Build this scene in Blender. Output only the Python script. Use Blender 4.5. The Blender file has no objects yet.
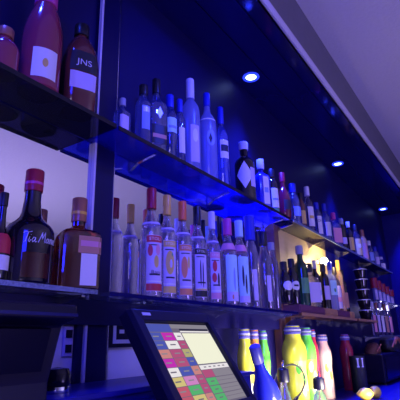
import bpy, bmesh, math, random
from mathutils import Vector, Matrix
random.seed(7)
SC = bpy.context.scene
COL = SC.collection
PI = math.pi

# bottle sizes in metres: x, y, base z, radius, height (origin at the lens)
DIM = {
 'u_round': (0.451, 0.812, 0.565, 0.0355, 0.118),
 'u_champ': (0.547, 0.812, 0.565, 0.0477, 0.337),
 'u_cognac': (0.665, 0.812, 0.565, 0.0443, 0.27),
 'u_a': (0.831, 0.812, 0.565, 0.0199, 0.125),
 'u_b': (0.922, 0.812, 0.565, 0.0245, 0.216),
 'u_c': (0.985, 0.812, 0.565, 0.0288, 0.271),
 'u_d': (1.058, 0.812, 0.565, 0.0234, 0.247),
 'u_e': (1.115, 0.812, 0.565, 0.0189, 0.258),
 'u_goose': (1.182, 0.812, 0.565, 0.0343, 0.376),
 'u_f': (1.295, 0.812, 0.565, 0.0343, 0.372),
 'u_g': (1.397, 0.812, 0.565, 0.0278, 0.357),
 'u_diamond': (1.586, 0.812, 0.565, 0.0428, 0.27),
 'u_h': (1.748, 0.812, 0.565, 0.0317, 0.244),
 'u_i': (1.866, 0.812, 0.565, 0.0259, 0.231),
 'u_j': (1.998, 0.812, 0.565, 0.0346, 0.257),
 'u_k': (2.126, 0.812, 0.565, 0.0359, 0.233),
 'u_l': (2.236, 0.812, 0.565, 0.0212, 0.212),
 'u_m': (2.35, 0.812, 0.565, 0.0275, 0.28),
 'u_n': (2.49, 0.812, 0.565, 0.0256, 0.218),
 'u_o': (2.638, 0.812, 0.565, 0.0297, 0.248),
 'u_p': (2.812, 0.812, 0.565, 0.0341, 0.229),
 'u_q': (2.986, 0.812, 0.565, 0.0258, 0.225),
 'u_r': (3.154, 0.812, 0.565, 0.0269, 0.24),
 'u_s': (3.339, 0.812, 0.565, 0.0315, 0.255),
 'u_t': (3.539, 0.812, 0.565, 0.0292, 0.255),
 'u_u': (3.712, 0.812, 0.565, 0.0302, 0.196),
 'u_v': (3.911, 0.812, 0.565, 0.0275, 0.178),
 'u_w': (4.118, 0.812, 0.565, 0.0285, 0.121),
 'l_0': (0.496, 0.812, 0.122, 0.0218, 0.184),
 'l_tia': (0.563, 0.812, 0.122, 0.0519, 0.254),
 'l_cream': (0.695, 0.812, 0.122, 0.0469, 0.222),
 's1': (0.966, 0.812, 0.122, 0.0316, 0.324),
 's2': (1.041, 0.812, 0.122, 0.0271, 0.322),
 's3': (1.123, 0.812, 0.122, 0.0285, 0.323),
 's4': (1.208, 0.812, 0.122, 0.0283, 0.326),
 's5': (1.302, 0.812, 0.122, 0.0262, 0.329),
 's7': (1.412, 0.812, 0.122, 0.0313, 0.327),
 's8': (1.504, 0.812, 0.122, 0.0308, 0.339),
 's9': (1.598, 0.812, 0.122, 0.0261, 0.38),
 's10': (1.715, 0.812, 0.122, 0.0336, 0.333),
 's6': (1.418, 0.85, 0.122, 0.015, 0.343),
 'r1': (1.92, 0.812, 0.16, 0.0316, 0.191),
 'r2': (2.017, 0.812, 0.16, 0.0304, 0.218),
 'r3': (2.141, 0.812, 0.16, 0.0343, 0.303),
 'r4': (2.259, 0.812, 0.16, 0.038, 0.225),
 'r5': (2.388, 0.812, 0.16, 0.0211, 0.281),
 'r6': (2.483, 0.812, 0.16, 0.0271, 0.254),
 'r7': (2.61, 0.812, 0.16, 0.0309, 0.282),
 'r8': (2.741, 0.812, 0.16, 0.0262, 0.262),
 'r9': (2.874, 0.812, 0.16, 0.0211, 0.317),
 'r10': (3.0, 0.812, 0.16, 0.0249, 0.273),
 'j1': (1.519, 0.82, -0.28, 0.0306, 0.329),
 'j2': (1.598, 0.82, -0.28, 0.0242, 0.327),
 'j3': (1.675, 0.82, -0.28, 0.0231, 0.324),
 'j4': (1.981, 0.82, -0.28, 0.0547, 0.348),
 'j5': (2.141, 0.82, -0.28, 0.0416, 0.342),
 'j6': (2.235, 0.82, -0.28, 0.0214, 0.333),
 'j7': (2.365, 0.82, -0.28, 0.0423, 0.309),
 'j8': (2.772, 0.82, -0.28, 0.0392, 0.31),
 'p1': (1.572, 0.7, -0.28, 0.0244, 0.207),
 'p2': (1.927, 0.7, -0.28, 0.0283, 0.151),
 'p3': (1.393, 0.7, -0.28, 0.032, 0.269),
 'e1': (3.702, 0.812, 0.28, 0.0184, 0.178),
 'e2': (3.834, 0.812, 0.28, 0.0188, 0.167),
 'e3': (3.974, 0.812, 0.28, 0.0194, 0.156),
 'e4': (4.123, 0.812, 0.28, 0.0199, 0.144),
 'e5': (4.281, 0.812, 0.28, 0.0205, 0.13),
 'f1': (3.528, 0.812, 0.02, 0.0173, 0.241),
 'f2': (3.656, 0.812, 0.02, 0.0178, 0.249),
 'f3': (3.789, 0.812, 0.02, 0.0183, 0.249),
 'f4': (3.931, 0.812, 0.02, 0.0188, 0.249),
 'f5': (4.083, 0.812, 0.02, 0.0194, 0.249),
}
PW = dict(d0=30, d1=300, d2=260, d3=90, warm=4, cool=.6, bar=8, screen=1.05, left=15, blue=75, fill_spot=110, up=34, wash=38, exp=0.)
# ------------------------------------------------------------------ materials
M = {}
def nt(name):
    m = bpy.data.materials.new(name); m.use_nodes = True
    t = m.node_tree; t.nodes.clear()
    out = t.nodes.new('ShaderNodeOutputMaterial')
    M[name] = m
    return m, t, out
def pbr(name, col, rough=.5, metal=0., spec=.5, coat=0., var=0., scale=30., bump=0., emit=None, es=0., stretch=None):
    m, t, out = nt(name)
    b = t.nodes.new('ShaderNodeBsdfPrincipled')
    b.inputs['Roughness'].default_value = rough
    b.inputs['Metallic'].default_value = metal
    b.inputs['Specular IOR Level'].default_value = spec
    b.inputs['Coat Weight'].default_value = coat
    b.inputs['Base Color'].default_value = (*col, 1)
    if var or bump:
        tc = t.nodes.new('ShaderNodeTexCoord')
        n = t.nodes.new('ShaderNodeTexNoise'); n.inputs['Scale'].default_value = scale; n.inputs['Detail'].default_value = 4
        src = tc.outputs['Object']
        if stretch:
            mp = t.nodes.new('ShaderNodeMapping'); mp.inputs['Scale'].default_value = stretch
            t.links.new(src, mp.inputs[0]); src = mp.outputs[0]
        t.links.new(src, n.inputs['Vector'])
        if var:
            r = t.nodes.new('ShaderNodeMapRange'); r.inputs[3].default_value = 1 - var; r.inputs[4].default_value = 1 + var
            t.links.new(n.outputs[0], r.inputs[0])
            h = t.nodes.new('ShaderNodeHueSaturation'); h.inputs['Color'].default_value = (*col, 1)
            t.links.new(r.outputs[0], h.inputs['Value']); t.links.new(h.outputs[0], b.inputs['Base Color'])
        if bump:
            bp = t.nodes.new('ShaderNodeBump'); bp.inputs['Strength'].default_value = bump; bp.inputs['Distance'].default_value = .01
            t.links.new(n.outputs[0], bp.inputs['Height']); t.links.new(bp.outputs[0], b.inputs['Normal'])
    if emit:
        b.inputs['Emission Color'].default_value = (*emit, 1); b.inputs['Emission Strength'].default_value = es
    t.links.new(b.outputs[0], out.inputs[0])
    return m
def glass(name, tint=(1, 1, 1), milk=.1, milkcol=(.8, .8, .9), rough=.04, gl=1.0, refr=0.):
    """thin sheet of glass: see-through, mirror-like at grazing angles, a little milky"""
    m, t, out = nt(name)
    tr = t.nodes.new('ShaderNodeBsdfTransparent'); tr.inputs[0].default_value = (*tint, 1)
    if refr:
        t0 = tr; rf = t.nodes.new('ShaderNodeBsdfRefraction'); rf.inputs[0].default_value = (*tint, 1); rf.inputs['Roughness'].default_value = .03; rf.inputs['IOR'].default_value = 1.28
        tr = t.nodes.new('ShaderNodeMixShader'); tr.inputs[0].default_value = refr
        t.links.new(t0.outputs[0], tr.inputs[1]); t.links.new(rf.outputs[0], tr.inputs[2])
    g = t.nodes.new('ShaderNodeBsdfGlossy'); g.inputs['Roughness'].default_value = rough; g.inputs[0].default_value = (gl, gl, gl, 1)
    d = t.nodes.new('ShaderNodeBsdfDiffuse'); d.inputs[0].default_value = (*milkcol, 1)
    tl = t.nodes.new('ShaderNodeBsdfTranslucent'); tl.inputs[0].default_value = (*milkcol, 1)
    md = t.nodes.new('ShaderNodeMixShader'); md.inputs[0].default_value = .5
    t.links.new(d.outputs[0], md.inputs[1]); t.links.new(tl.outputs[0], md.inputs[2])
    m1 = t.nodes.new('ShaderNodeMixShader'); m1.inputs[0].default_value = milk
    t.links.new(tr.outputs[0], m1.inputs[1]); t.links.new(md.outputs[0], m1.inputs[2])
    lw = t.nodes.new('ShaderNodeLayerWeight'); lw.inputs[0].default_value = .25
    mr = t.nodes.new('ShaderNodeMapRange'); mr.inputs[3].default_value = .04; mr.inputs[4].default_value = .75
    t.links.new(lw.outputs['Facing'], mr.inputs[0])
    pw = t.nodes.new('ShaderNodeMath'); pw.operation = 'POWER'; pw.inputs[1].default_value = 2.0
    t.links.new(mr.outputs[0], pw.inputs[0])
    ad = t.nodes.new('ShaderNodeMath'); ad.operation = 'ADD'; ad.inputs[1].default_value = .08
    t.links.new(pw.outputs[0], ad.inputs[0])
    m2 = t.nodes.new('ShaderNodeMixShader')
    t.links.new(ad.outputs[0], m2.inputs[0]); t.links.new(m1.outputs[0], m2.inputs[1]); t.links.new(g.outputs[0], m2.inputs[2])
    t.links.new(m2.outputs[0], out.inputs[0])
    return m
def emis(name, col, s):
    m, t, out = nt(name)
    e = t.nodes.new('ShaderNodeEmission'); e.inputs[0].default_value = (*col, 1); e.inputs[1].default_value = s
    t.links.new(e.outputs[0], out.inputs[0])
    return m

pbr('ceiling_plaster', (.62, .58, .66), .9, var=.06, scale=55, bump=.25)
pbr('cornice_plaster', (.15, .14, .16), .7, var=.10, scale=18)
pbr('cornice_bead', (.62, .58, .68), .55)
pbr('soffit_lacquer', (.006, .004, .085), .10, spec=.5, var=.2, scale=4, stretch=(.3, 3, 1))
pbr('dark_panel', (.005, .003, .065), .5, spec=.25, var=.15, scale=5)
pbr('end_panel', (.010, .005, .13), .4, spec=.25)
pbr('room_wall', (.62, .60, .64), .85, var=.05, scale=3)
pbr('bay_paint', (.50, .47, .52), .6, var=.05, scale=5)
pbr('back_paint', (.80, .78, .84), .6, var=.04, scale=8)
pbr('wood_cream', (.76, .60, .27), .5, var=.10, scale=10, stretch=(1, 1, 8))
pbr('wood_brown', (.16, .06, .04), .45, var=.25, scale=14, stretch=(6, 6, 1))
pbr('wood_tan', (.45, .24, .12), .5, var=.2, scale=20, stretch=(1, 6, 6))
pbr('wood_plum', (.16, .05, .10), .5, var=.2, scale=20, stretch=(1, 6, 6))
pbr('floor_tile', (.03, .03, .04), .4)
pbr('post_paint', (.005, .003, .05), .35, spec=.25)
pbr('alu', (.7, .7, .78), .25, metal=1)
pbr('chrome', (.8, .8, .85), .12, metal=1)
pbr('black_plastic', (.004, .003, .022), .4, spec=.25)
pbr('black_gloss', (.004, .003, .016), .18, spec=.3)
pbr('black_rubber', (.012, .012, .014), .6)
pbr('counter_laminate', (.010, .008, .22), .35, spec=.25, var=.15, scale=12)
pbr('mirror_silver', (.86, .86, .90), .015, metal=1)
glass('shelf_glass', (.70, .76, .92), .10, (.45, .5, .8), .08)
pbr('edge_navy', (.006, .005, .09), .25, spec=.3)
pbr('shelf_edge', (.20, .25, .38), .2, var=.95, scale=220)  # strong noise puts the sparkle of the glass edge into the colour
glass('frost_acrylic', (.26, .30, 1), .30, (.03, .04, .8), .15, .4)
glass('clear_glass', (.97, .97, 1), .05, (.8, .8, .92), .03, 1., .6)
glass('clear_glass_violet', (.90, .88, 1), .035, (.7, .65, .95), .03, 1., .6)
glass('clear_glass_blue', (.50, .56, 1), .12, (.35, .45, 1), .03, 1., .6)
glass('frosted_glass', (.60, .66, 1), .48, (.50, .56, .98), .25, .6)
glass('brown_glass', (.42, .16, .13), .16, (.16, .035, .025), .05)
glass('smoke_glass', (.16, .15, .30), .05, (.10, .08, .5), .08, .5)
pbr('dark_bottle', (.010, .006, .010), .07, coat=.5)
pbr('brown_bottle', (.06, .016, .010), .09, coat=.5, var=.3, scale=12)
pbr('amber_bottle', (.13, .035, .03), .10, coat=.4, var=.3, scale=14)
pbr('green_bottle', (.012, .065, .02), .08, coat=.5)
pbr('blue_bottle', (.015, .02, .42), .08, coat=.5)
pbr('red_bottle', (.16, .008, .02), .1, coat=.5)
pbr('rose_bottle', (.26, .035, .07), .14, coat=.4, var=.15, scale=8)
pbr('tan_bottle', (.55, .36, .16), .25, coat=.2)
pbr('paper', (.80, .78, .80), .6)
pbr('paper_violet', (.60, .52, .78), .6)
pbr('paper_gold', (.72, .52, .14), .45)
pbr('paper_orange', (.75, .28, .12), .5)
pbr('paper_pink', (.75, .30, .45), .5)
pbr('paper_blue', (.25, .35, .80), .5)
pbr('paper_green', (.10, .35, .14), .5)
pbr('paper_black', (.015, .015, .02), .45)
pbr('paper_red', (.55, .03, .06), .45)
pbr('paper_cyan', (.45, .78, .85), .5)
pbr('paper_rust', (.55, .26, .18), .5)
pbr('ink', (.02, .02, .06), .6)
pbr('silver_ink', (.70, .70, .80), .35, metal=.3)
pbr('cap_red', (.34, .012, .04), .35)
pbr('cap_gold', (.80, .50, .08), .35)
pbr('cap_orange', (.78, .17, .04), .38)
pbr('cap_black', (.012, .010, .014), .35)
pbr('cap_white', (.68, .66, .78), .4)
pbr('cap_magenta', (.58, .06, .34), .35)
pbr('cap_cyan', (.45, .72, .80), .35)
pbr('cap_blue', (.02, .03, .45), .3)
pbr('cap_copper', (.40, .16, .09), .32, metal=.3)
pbr('cap_grey', (.35, .36, .42), .4)
for nm, c in dict(yellow=(.80, .80, .05), lime=(.12, .62, .06), orange=(.85, .34, .05), pink=(.88, .52, .42), lemon=(.85, .70, .12), red=(.42, .02, .05), green=(.10, .55, .08), peach=(.9, .62, .35)).items():
    pbr('juice_' + nm, c, .22, coat=.3, var=.18, scale=16)
pbr('collar', (.16, .15, .50), .3)
pbr('leather_black', (.015, .014, .018), .5, bump=.3, scale=90)
pbr('strap_orange', (.55, .16, .06), .5)
pbr('leather_brown', (.16, .06, .04), .5, bump=.2, scale=60)
pbr('lemon_skin', (.78, .52, .05), .4, bump=.2, scale=120)
emis('downlight_lens', (.40, .55, 1), 9)
emis('blue_halo_ring', (.02, .04, 1), 2.2)  # glow around the downlights, painted as emission
emis('warm_bulb', (1, .80, .52), 14)
emis('cool_bulb', (.75, .75, 1), 9)
emis('fill_bar_diffuser', (1, .93, .78), 7)

# ------------------------------------------------------------------ mesh helpers
def link(name, bm, mats, parent=None, smooth=False, loc=None, bevel=0.):
    bmesh.ops.recalc_face_normals(bm, faces=bm.faces)
    me = bpy.data.meshes.new(name); bm.to_mesh(me); bm.free()
    if isinstance(mats, str): mats = [mats]
    for k in mats: me.materials.append(M[k])
    if smooth:
        for p in me.polygons: p.use_smooth = True
        try: me.set_sharp_from_angle(angle=math.radians(40))
        except Exception: pass
    o = bpy.data.objects.new(name, me); COL.objects.link(o)
    if parent is not None: o.parent = parent
    if loc is not None: o.location = loc
    if bevel:
        b = o.modifiers.new('bevel', 'BEVEL'); b.width = bevel; b.segments = 2; b.limit_method = 'ANGLE'
    return o
def tag(o, label, cat, group=None, kind=None):
    if label: o['label'] = label
    if cat: o['category'] = cat
    if group: o['group'] = group
    if kind: o['kind'] = kind
    return o
def thing(name, label, cat, loc=(0, 0, 0), group=None, rot=(0, 0, 0)):
    o = bpy.data.objects.new(name, None); COL.objects.link(o)
    o.empty_display_size = .02; o.location = loc; o.rotation_euler = rot
    return tag(o, label, cat, group)
def box(bm, x0, x1, y0, y1, z0, z1, mi=0):
    vs = [bm.verts.new((x, y, z)) for x in (x0, x1) for y in (y0, y1) for z in (z0, z1)]
    for f in ((0, 1, 3, 2), (4, 6, 7, 5), (0, 4, 5, 1), (2, 3, 7, 6), (0, 2, 6, 4), (1, 5, 7, 3)):
        fc = bm.faces.new([vs[i] for i in f]); fc.material_index = mi
def boxo(name, b, mat, parent=None, bevel=0.):
    bm = bmesh.new(); box(bm, *b); return link(name, bm, mat, parent, bevel=bevel)
def struct(o): o['kind'] = 'structure'; return o
def prism(bm, pts, axis, a, b):
    """closed polygon pts extruded along an axis ('x' : pts are (y,z))"""
    def mk(p, t): return (t, p[0], p[1]) if axis == 'x' else ((p[0], t, p[1]) if axis == 'y' else (p[0], p[1], t))
    A = [bm.verts.new(mk(p, a)) for p in pts]; B = [bm.verts.new(mk(p, b)) for p in pts]
    bm.faces.new(A); bm.faces.new(B)
    n = len(pts)
    for i in range(n): bm.faces.new((A[i], A[(i + 1) % n], B[(i + 1) % n], B[i]))
def cs(a, n):
    if n <= 2.01: return 1.
    return 1. / (abs(math.cos(a)) ** n + abs(math.sin(a)) ** n) ** (1. / n)
def lathe(bm, prof, seg=28, rot=0., cap=True):
    """prof: list of (r, z[, n]) ; n = squareness of the cross-section"""
    rings = []
    for p in prof:
        r, z = p[0], p[1]; n = p[2] if len(p) > 2 else 2
        if r < 1e-6: rings.append([bm.verts.new((0, 0, z))])
        else: rings.append([bm.verts.new((r * cs(2 * PI * i / seg, n) * math.cos(2 * PI * i / seg + rot), r * cs(2 * PI * i / seg, n) * math.sin(2 * PI * i / seg + rot), z)) for i in range(seg)])
    for A, B in zip(rings, rings[1:]):
        for i in range(seg):
            j = (i + 1) % seg
            if len(A) == 1 and len(B) == 1: continue
            if len(A) == 1: bm.faces.new((A[0], B[i], B[j]))
            elif len(B) == 1: bm.faces.new((A[i], A[j], B[0]))
            else: bm.faces.new((A[i], A[j], B[j], B[i]))
def tube(bm, pts, r, seg=8):
    pts = [Vector(p) for p in pts]
    rings = []
    up = Vector((0, 0, 1))
    for i, p in enumerate(pts):
        d = (pts[min(i + 1, len(pts) - 1)] - pts[max(i - 1, 0)]).normalized()
        s = d.cross(up)
        if s.length < 1e-3: s = d.cross(Vector((1, 0, 0)))
        s.normalize(); t = s.cross(d)
        rr = r[i] if isinstance(r, (list, tuple)) else r
        rings.append([bm.verts.new(p + s * (rr * math.cos(2 * PI * k / seg)) + t * (rr * math.sin(2 * PI * k / seg))) for k in range(seg)])
    for A, B in zip(rings, rings[1:]):
        for k in range(seg): bm.faces.new((A[k], A[(k + 1) % seg], B[(k + 1) % seg], B[k]))
    bm.faces.new(rings[0]); bm.faces.new(rings[-1])

# ------------------------------------------------------------------ bottle kinds : profiles as fractions of (r, h)
PROF = {
 'vodka':   [(0, 0), (.92, 0), (1, .012), (1, .56), (.975, .60), (.86, .645), (.68, .69), (.50, .73), (.41, .76), (.39, .80), (.39, .985), (0, .99)],
 'frost':   [(0, 0), (.94, 0), (1, .01), (1, .60), (.97, .645), (.86, .69), (.66, .725), (.46, .755), (.39, .785), (.35, .83), (.36, .985), (0, .99)],
 'flask':   [(0, 0), (.93, 0), (1, .015), (1, .41), (.97, .45), (.86, .49), (.66, .525), (.47, .565), (.40, .61), (.34, .72), (.31, .985), (0, .99)],
 'wine':    [(0, 0), (.92, 0), (1, .01), (1, .60), (.96, .64), (.80, .69), (.52, .73), (.40, .76), (.38, .985), (0, .99)],
 'champ':   [(0, 0), (.92, 0), (1, .012), (1, .42), (.97, .50), (.88, .58), (.70, .67), (.50, .75), (.38, .83), (.34, .90), (.36, .985), (0, .99)],
 'squat':   [(0, 0), (.9, 0), (1, .02), (1, .48), (.96, .56), (.80, .65), (.58, .72), (.46, .77), (.42, .985), (0, .99)],
 'round':   [(0, 0), (.55, 0), (.75, .03), (.95, .15), (1, .30), (.95, .46), (.75, .58), (.48, .65), (.36, .70), (.34, .985), (0, .99)],
 'square':  [(0, 0, 6), (.93, 0, 6), (1, .012, 6), (1, .60, 6), (.96, .635, 5), (.80, .67, 4), (.55, .71, 2), (.40, .74, 2), (.38, .985, 2), (0, .99, 2)],
 'cognac':  [(0, 0, 4), (.86, 0, 4), (.92, .015, 4), (.98, .30, 4), (1, .48, 4), (.96, .60, 3), (.82, .71, 2.5), (.56, .81, 2), (.34, .86, 2), (.28, .90, 2), (.28, .985, 2), (0, .99, 2)],
 'amber':   [(0, 0, 7), (.95, 0, 7), (1, .01, 7), (1, .55, 7), (.97, .585, 6), (.80, .62, 4), (.50, .645, 2), (.33, .68, 2), (.32, .985, 2), (0, .99, 2)],
 'slim':    [(0, 0), (.92, 0), (1, .01), (1, .66), (.94, .70), (.70, .75), (.50, .79), (.45, .985), (0, .99)],
 'juice':   [(0, 0), (.86, 0), (.92, .015), (.93, .25), (.90, .32), (.86, .40), (.87, .48), (.95, .56), (1, .63), (1, .69), (.93, .74), (.80, .79), (.68, .83), (.64, .87), (.62, .985), (0, .99)],
}
def prof(kind, r, h): return [(p[0] * r, p[1] * h, *(p[2:])) for p in PROF[kind]]
def rad_at(pf, z):
    pp = pf[1:-1]
    if z <= pp[0][1]: q = pp[0]; return q[0], (q[2] if len(q) > 2 else 2)
    for a, b in zip(pp, pp[1:]):
        if a[1] <= z <= b[1] and b[1] > a[1]:
            t = (z - a[1]) / (b[1] - a[1])
            na = a[2] if len(a) > 2 else 2; nb = b[2] if len(b) > 2 else 2
            return a[0] + (b[0] - a[0]) * t, na + (nb - na) * t
    q = pp[-1]; return q[0], (q[2] if len(q) > 2 else 2)
def on(pf, ang, z, eps, rot=0.):
    r, n = rad_at(pf, z)
    q = r * cs(ang - rot, n) + eps
    return (q * math.cos(ang), q * math.sin(ang), z)
def patch(bm, pf, z0, z1, a0, a1, eps, rot=0., shape='rect'):
    nu = max(4, int((a1 - a0) / .16)); nv = 6
    za, zc = (z0 + z1) / 2, (z1 - z0) / 2; aa, ac = (a0 + a1) / 2, (a1 - a0) / 2
    def pt(u, v):
        if shape == 'ellipse':
            s, t = 2 * u - 1, 2 * v - 1
            x, y = s * math.sqrt(max(0, 1 - t * t / 2)), t * math.sqrt(max(0, 1 - s * s / 2))
        elif shape == 'diamond':
            s, t = 2 * u - 1, 2 * v - 1
            x, y = (s + t) / 2, (t - s) / 2
        else: x, y = 2 * u - 1, 2 * v - 1
        return on(pf, aa + ac * x, za + zc * y, eps, rot)
    g = [[bm.verts.new(pt(i / nu, j / nv)) for i in range(nu + 1)] for j in range(nv + 1)]
    for j in range(nv):
        for i in range(nu): bm.faces.new((g[j][i], g[j][i + 1], g[j + 1][i + 1], g[j + 1][i]))
def text_bm(s, pf, ang, zc, size, eps, shear=0., rot=0.):
    cu = bpy.data.curves.new('lettering', 'FONT'); cu.body = s; cu.size = size; cu.align_x = 'CENTER'; cu.align_y = 'CENTER'
    cu.shear = shear; cu.resolution_u = 3
    o = bpy.data.objects.new('lettering', cu); COL.objects.link(o)
    dg = bpy.context.evaluated_depsgraph_get()
    me = bpy.data.meshes.new_from_object(o.evaluated_get(dg))
    bpy.data.objects.remove(o); bpy.data.curves.remove(cu)
    bm = bmesh.new(); bm.from_mesh(me); bpy.data.meshes.remove(me)
    if pf is not None:
        for v in bm.verts:
            z = zc + v.co.y; r, n = rad_at(pf, z)
            v.co = on(pf, ang + v.co.x / max(r, 1e-4), z, eps, rot)
    return bm
def facing(X, Y, w=.5):
    """angle between the wall normal (-Y) and the drinkers' end of the bar"""
    a = math.atan2(-Y, -X)            # -180..-90
    return a * w + (-PI / 2) * (1 - w)

def bottle(key, kind, name, label, cat, group, body, cap=None, lab=None, decor=(), neck=None, rot=0., w=.5, dz=0):
    X, Y, zb, r, h = DIM[key]
    t = thing(name, label, cat, (X, Y, zb + dz), group)
    pf = prof(kind, r, h); A = facing(X, Y, w)
    if rot == 'cam': rot = A + PI / 2
    bm = bmesh.new(); lathe(bm, pf, 32, rot); b = link('body', bm, body, t, True)
    if cap:
        cm, z0 = cap[0], cap[1] * h; rr = rad_at(pf, z0)[0] * (cap[2] if len(cap) > 2 else 1.14) + .0006
        bm = bmesh.new(); lathe(bm, [(rr * .90, z0), (rr, z0 + .001), (rr, h - .002), (rr * .92, h), (0, h)], 20)
        c = link('cap', bm, cm, t, True)
        if len(cap) > 3:
            bm = bmesh.new(); q = rr * 1.02; zz = z0 + (h - z0) * .30
            lathe(bm, [(q, zz), (q, zz + (h - z0) * .12)], 20); link('cap_band', bm, cap[3], c, True)
    lo = None
    if lab:
        mat, z0, z1, half = lab[:4]; off = lab[4] if len(lab) > 4 else 0.
        sh = lab[5] if len(lab) > 5 else 'rect'
        bm = bmesh.new(); patch(bm, pf, z0 * h, z1 * h, A + off - half, A + off + half, .0006, rot, sh)
        lo = link('label', bm, mat, t, True)
        for d in decor:
            if d[0] == 'text':
                _, s, mt, zc, sz = d[:5]
                bm = text_bm(s, pf, A + off + (d[5] if len(d) > 5 else 0), zc * h, sz * r, .0016, 0, rot); link('lettering', bm, mt, lo)
            else:
                nm, mt, z0, z1, a0, a1 = d[:6]
                bm = bmesh.new(); patch(bm, pf, z0 * h, z1 * h, A + off + a0, A + off + a1, .0011, rot, d[6] if len(d) > 6 else 'rect')
                link(nm, bm, mt, lo, True)
    if neck:
        mat, z0, z1 = neck
        bm = bmesh.new(); q = [(rad_at(pf, z * h)[0] + .0008, z * h) for z in (z0, (z0 + z1) / 2, z1)]
        lathe(bm, q, 24); link('neck_label', bm, mat, t, True)
    return t

# ================================================================== SETTING
ZC, ZS, YM, YF = 1.51, 1.25, .888, .555
X0, X1, Y0 = -2.2, 4.9, -3.2
struct(boxo('floor', (X0, X1, Y0, 1.0, -1.25, -1.20), 'floor_tile'))
struct(boxo('ceiling', (X0, X1, Y0, YF + .02, ZC, ZC + .05), 'ceiling_plaster'))
struct(boxo('wall_left', (X0 - .05, X0, Y0, 1.0, -1.2, ZC), 'room_wall'))
struct(boxo('wall_right', (X1, X1 + .05, Y0, .999, -1.2, ZC), 'end_panel'))
struct(boxo('wall_front', (X0, X1, Y0 - .05, Y0, -1.2, ZC), 'room_wall'))
struct(boxo('wall_back', (X0, X1, .90, 1.0, -1.2, ZS), 'dark_panel'))
# soffit boards over the shelves, tongue-and-groove joints as real gaps
bm = bmesh.new()
pts = [(YF, ZS)]
for g in (.622, .753):
    pts += [(g - .004, ZS), (g - .003, ZS + .006), (g + .003, ZS + .006), (g + .004, ZS)]
pts += [(1.05, ZS), (1.05, ZC), (YF, ZC)]
prism(bm, pts, 'x', X0, X1)
struct(link('ceiling_soffit', bm, 'soffit_lacquer'))
# cornice: bead, cove, top fillet
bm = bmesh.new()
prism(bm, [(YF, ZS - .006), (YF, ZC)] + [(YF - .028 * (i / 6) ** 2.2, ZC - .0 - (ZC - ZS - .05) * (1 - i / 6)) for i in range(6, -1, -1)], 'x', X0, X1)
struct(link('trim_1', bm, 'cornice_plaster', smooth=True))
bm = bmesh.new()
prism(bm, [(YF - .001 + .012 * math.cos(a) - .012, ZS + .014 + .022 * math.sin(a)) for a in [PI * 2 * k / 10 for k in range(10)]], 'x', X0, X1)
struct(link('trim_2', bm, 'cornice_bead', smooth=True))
# post between the left bay and the main bay, with bright edge strips
p = struct(boxo('trim_3', (.799, .872, .880, .8875, -.0845, ZS), 'post_paint'))
boxo('edge_strip', (.792, .799, .876, .8875, -.0845, ZS), 'cornice_bead', p)
boxo('edge_strip', (.872, .875, .878, .8875, -.0845, ZS), 'alu', p)
# divider between the main bay and the wooden bay
struct(boxo('trim_4', (1.957, 2.012, .862, .899, -.279, .552), 'wood_brown', bevel=.002))
# wall faces behind the shelves
struct(boxo('wall_back_wood', (2.013, 2.80, .885, .8995, .122, .552), 'wood_cream'))
struct(boxo('wall_back_paint', (X0, 1.30, .889, .8995, -.085, .060), 'back_paint'))
struct(boxo('trim_8', (.766, .784, .876, .8885, -.0845, .061), 'post_paint'))
struct(boxo('trim_5', (X0, 1.955, .870, .8995, .050, .1115), 'dark_panel'))
tag(boxo('mirror', (X0 + .3, .792, .888, .899, .123, .552), 'mirror_silver'), 'tall mirror behind the left shelf of dark liqueur bottles', 'mirror')
tag(boxo('mirror', (.876, 1.956, .888, .899, .123, .552), 'mirror_silver'), 'long mirror behind the row of clear vodka bottles', 'mirror')

# ------------------------------------------------------------------ shelves
def shelf(name, label, x0, x1, ztop, th, mat, edge, brackets, y0=.767, y1=.884, bmat='chrome'):
    t = thing(name, label, 'shelf', ((x0 + x1) / 2, y1, ztop - th), 'back bar shelves')
    c = (x0 + x1) / 2
    boxo('shelf_board', (x0 - c, x1 - c, y0 + .003 - y1, 0, 0, th), mat, t)
    boxo('front_edge', (x0 - c, x1 - c, y0 - y1, y0 + .003 - y1, 0, th), edge, t)
    for bx in brackets:
        bm = bmesh.new(); prism(bm, [(0, -.001), (y0 + .02 - y1, -.001), (y0 + .02 - y1, -.006), (-.03, -.018), (0, -.036)], 'x', bx - c - .005, bx - c + .005)
        link('bracket', bm, bmat, t)
shelf('glass_shelf', 'lower glass shelf holding the dark liqueur bottles on the left', -.9, .725, .122, .010, 'shelf_glass', 'shelf_edge', (.2, .70))
shelf('glass_shelf', 'long lower glass shelf holding the row of clear vodka bottles', .765, 1.943, .122, .010, 'shelf_glass', 'edge_navy', (.95, 1.4, 1.92))
shelf('wooden_shelf', 'brown wooden shelf before the warm lit panel with small crates on it', 1.987, 2.90, .122, .014, 'wood_brown', 'wood_tan', (2.05, 2.5, 2.85))
shelf('acrylic_shelf', 'upper shelf at top left holding the pink and cognac bottles', -.9, .765, .565, .012, 'smoke_glass', 'black_gloss', (.2,))
shelf('acrylic_shelf', 'frosted upper shelf glowing blue under the tall frosted bottles', .775, 1.943, .565, .012, 'frost_acrylic', 'black_gloss', (.95, 1.4, 1.9))
shelf('acrylic_shelf', 'upper shelf running away to the right above the warm lit panel', 1.987, 4.30, .565, .012, 'smoke_glass', 'shelf_edge', (2.02, 2.5, 3.0, 3.6, 4.2))
shelf('wooden_ledge', 'short wooden ledge carrying the stack of dark tumblers', 2.96, 3.46, .122, .014, 'wood_brown', 'wood_tan', (3.0, 3.42))
shelf('small_glass_shelf', 'small glass shelf at far right holding the red capped bottles', 3.60, 4.42, .28, .008, 'shelf_glass', 'shelf_edge', (3.64, 4.38))
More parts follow.
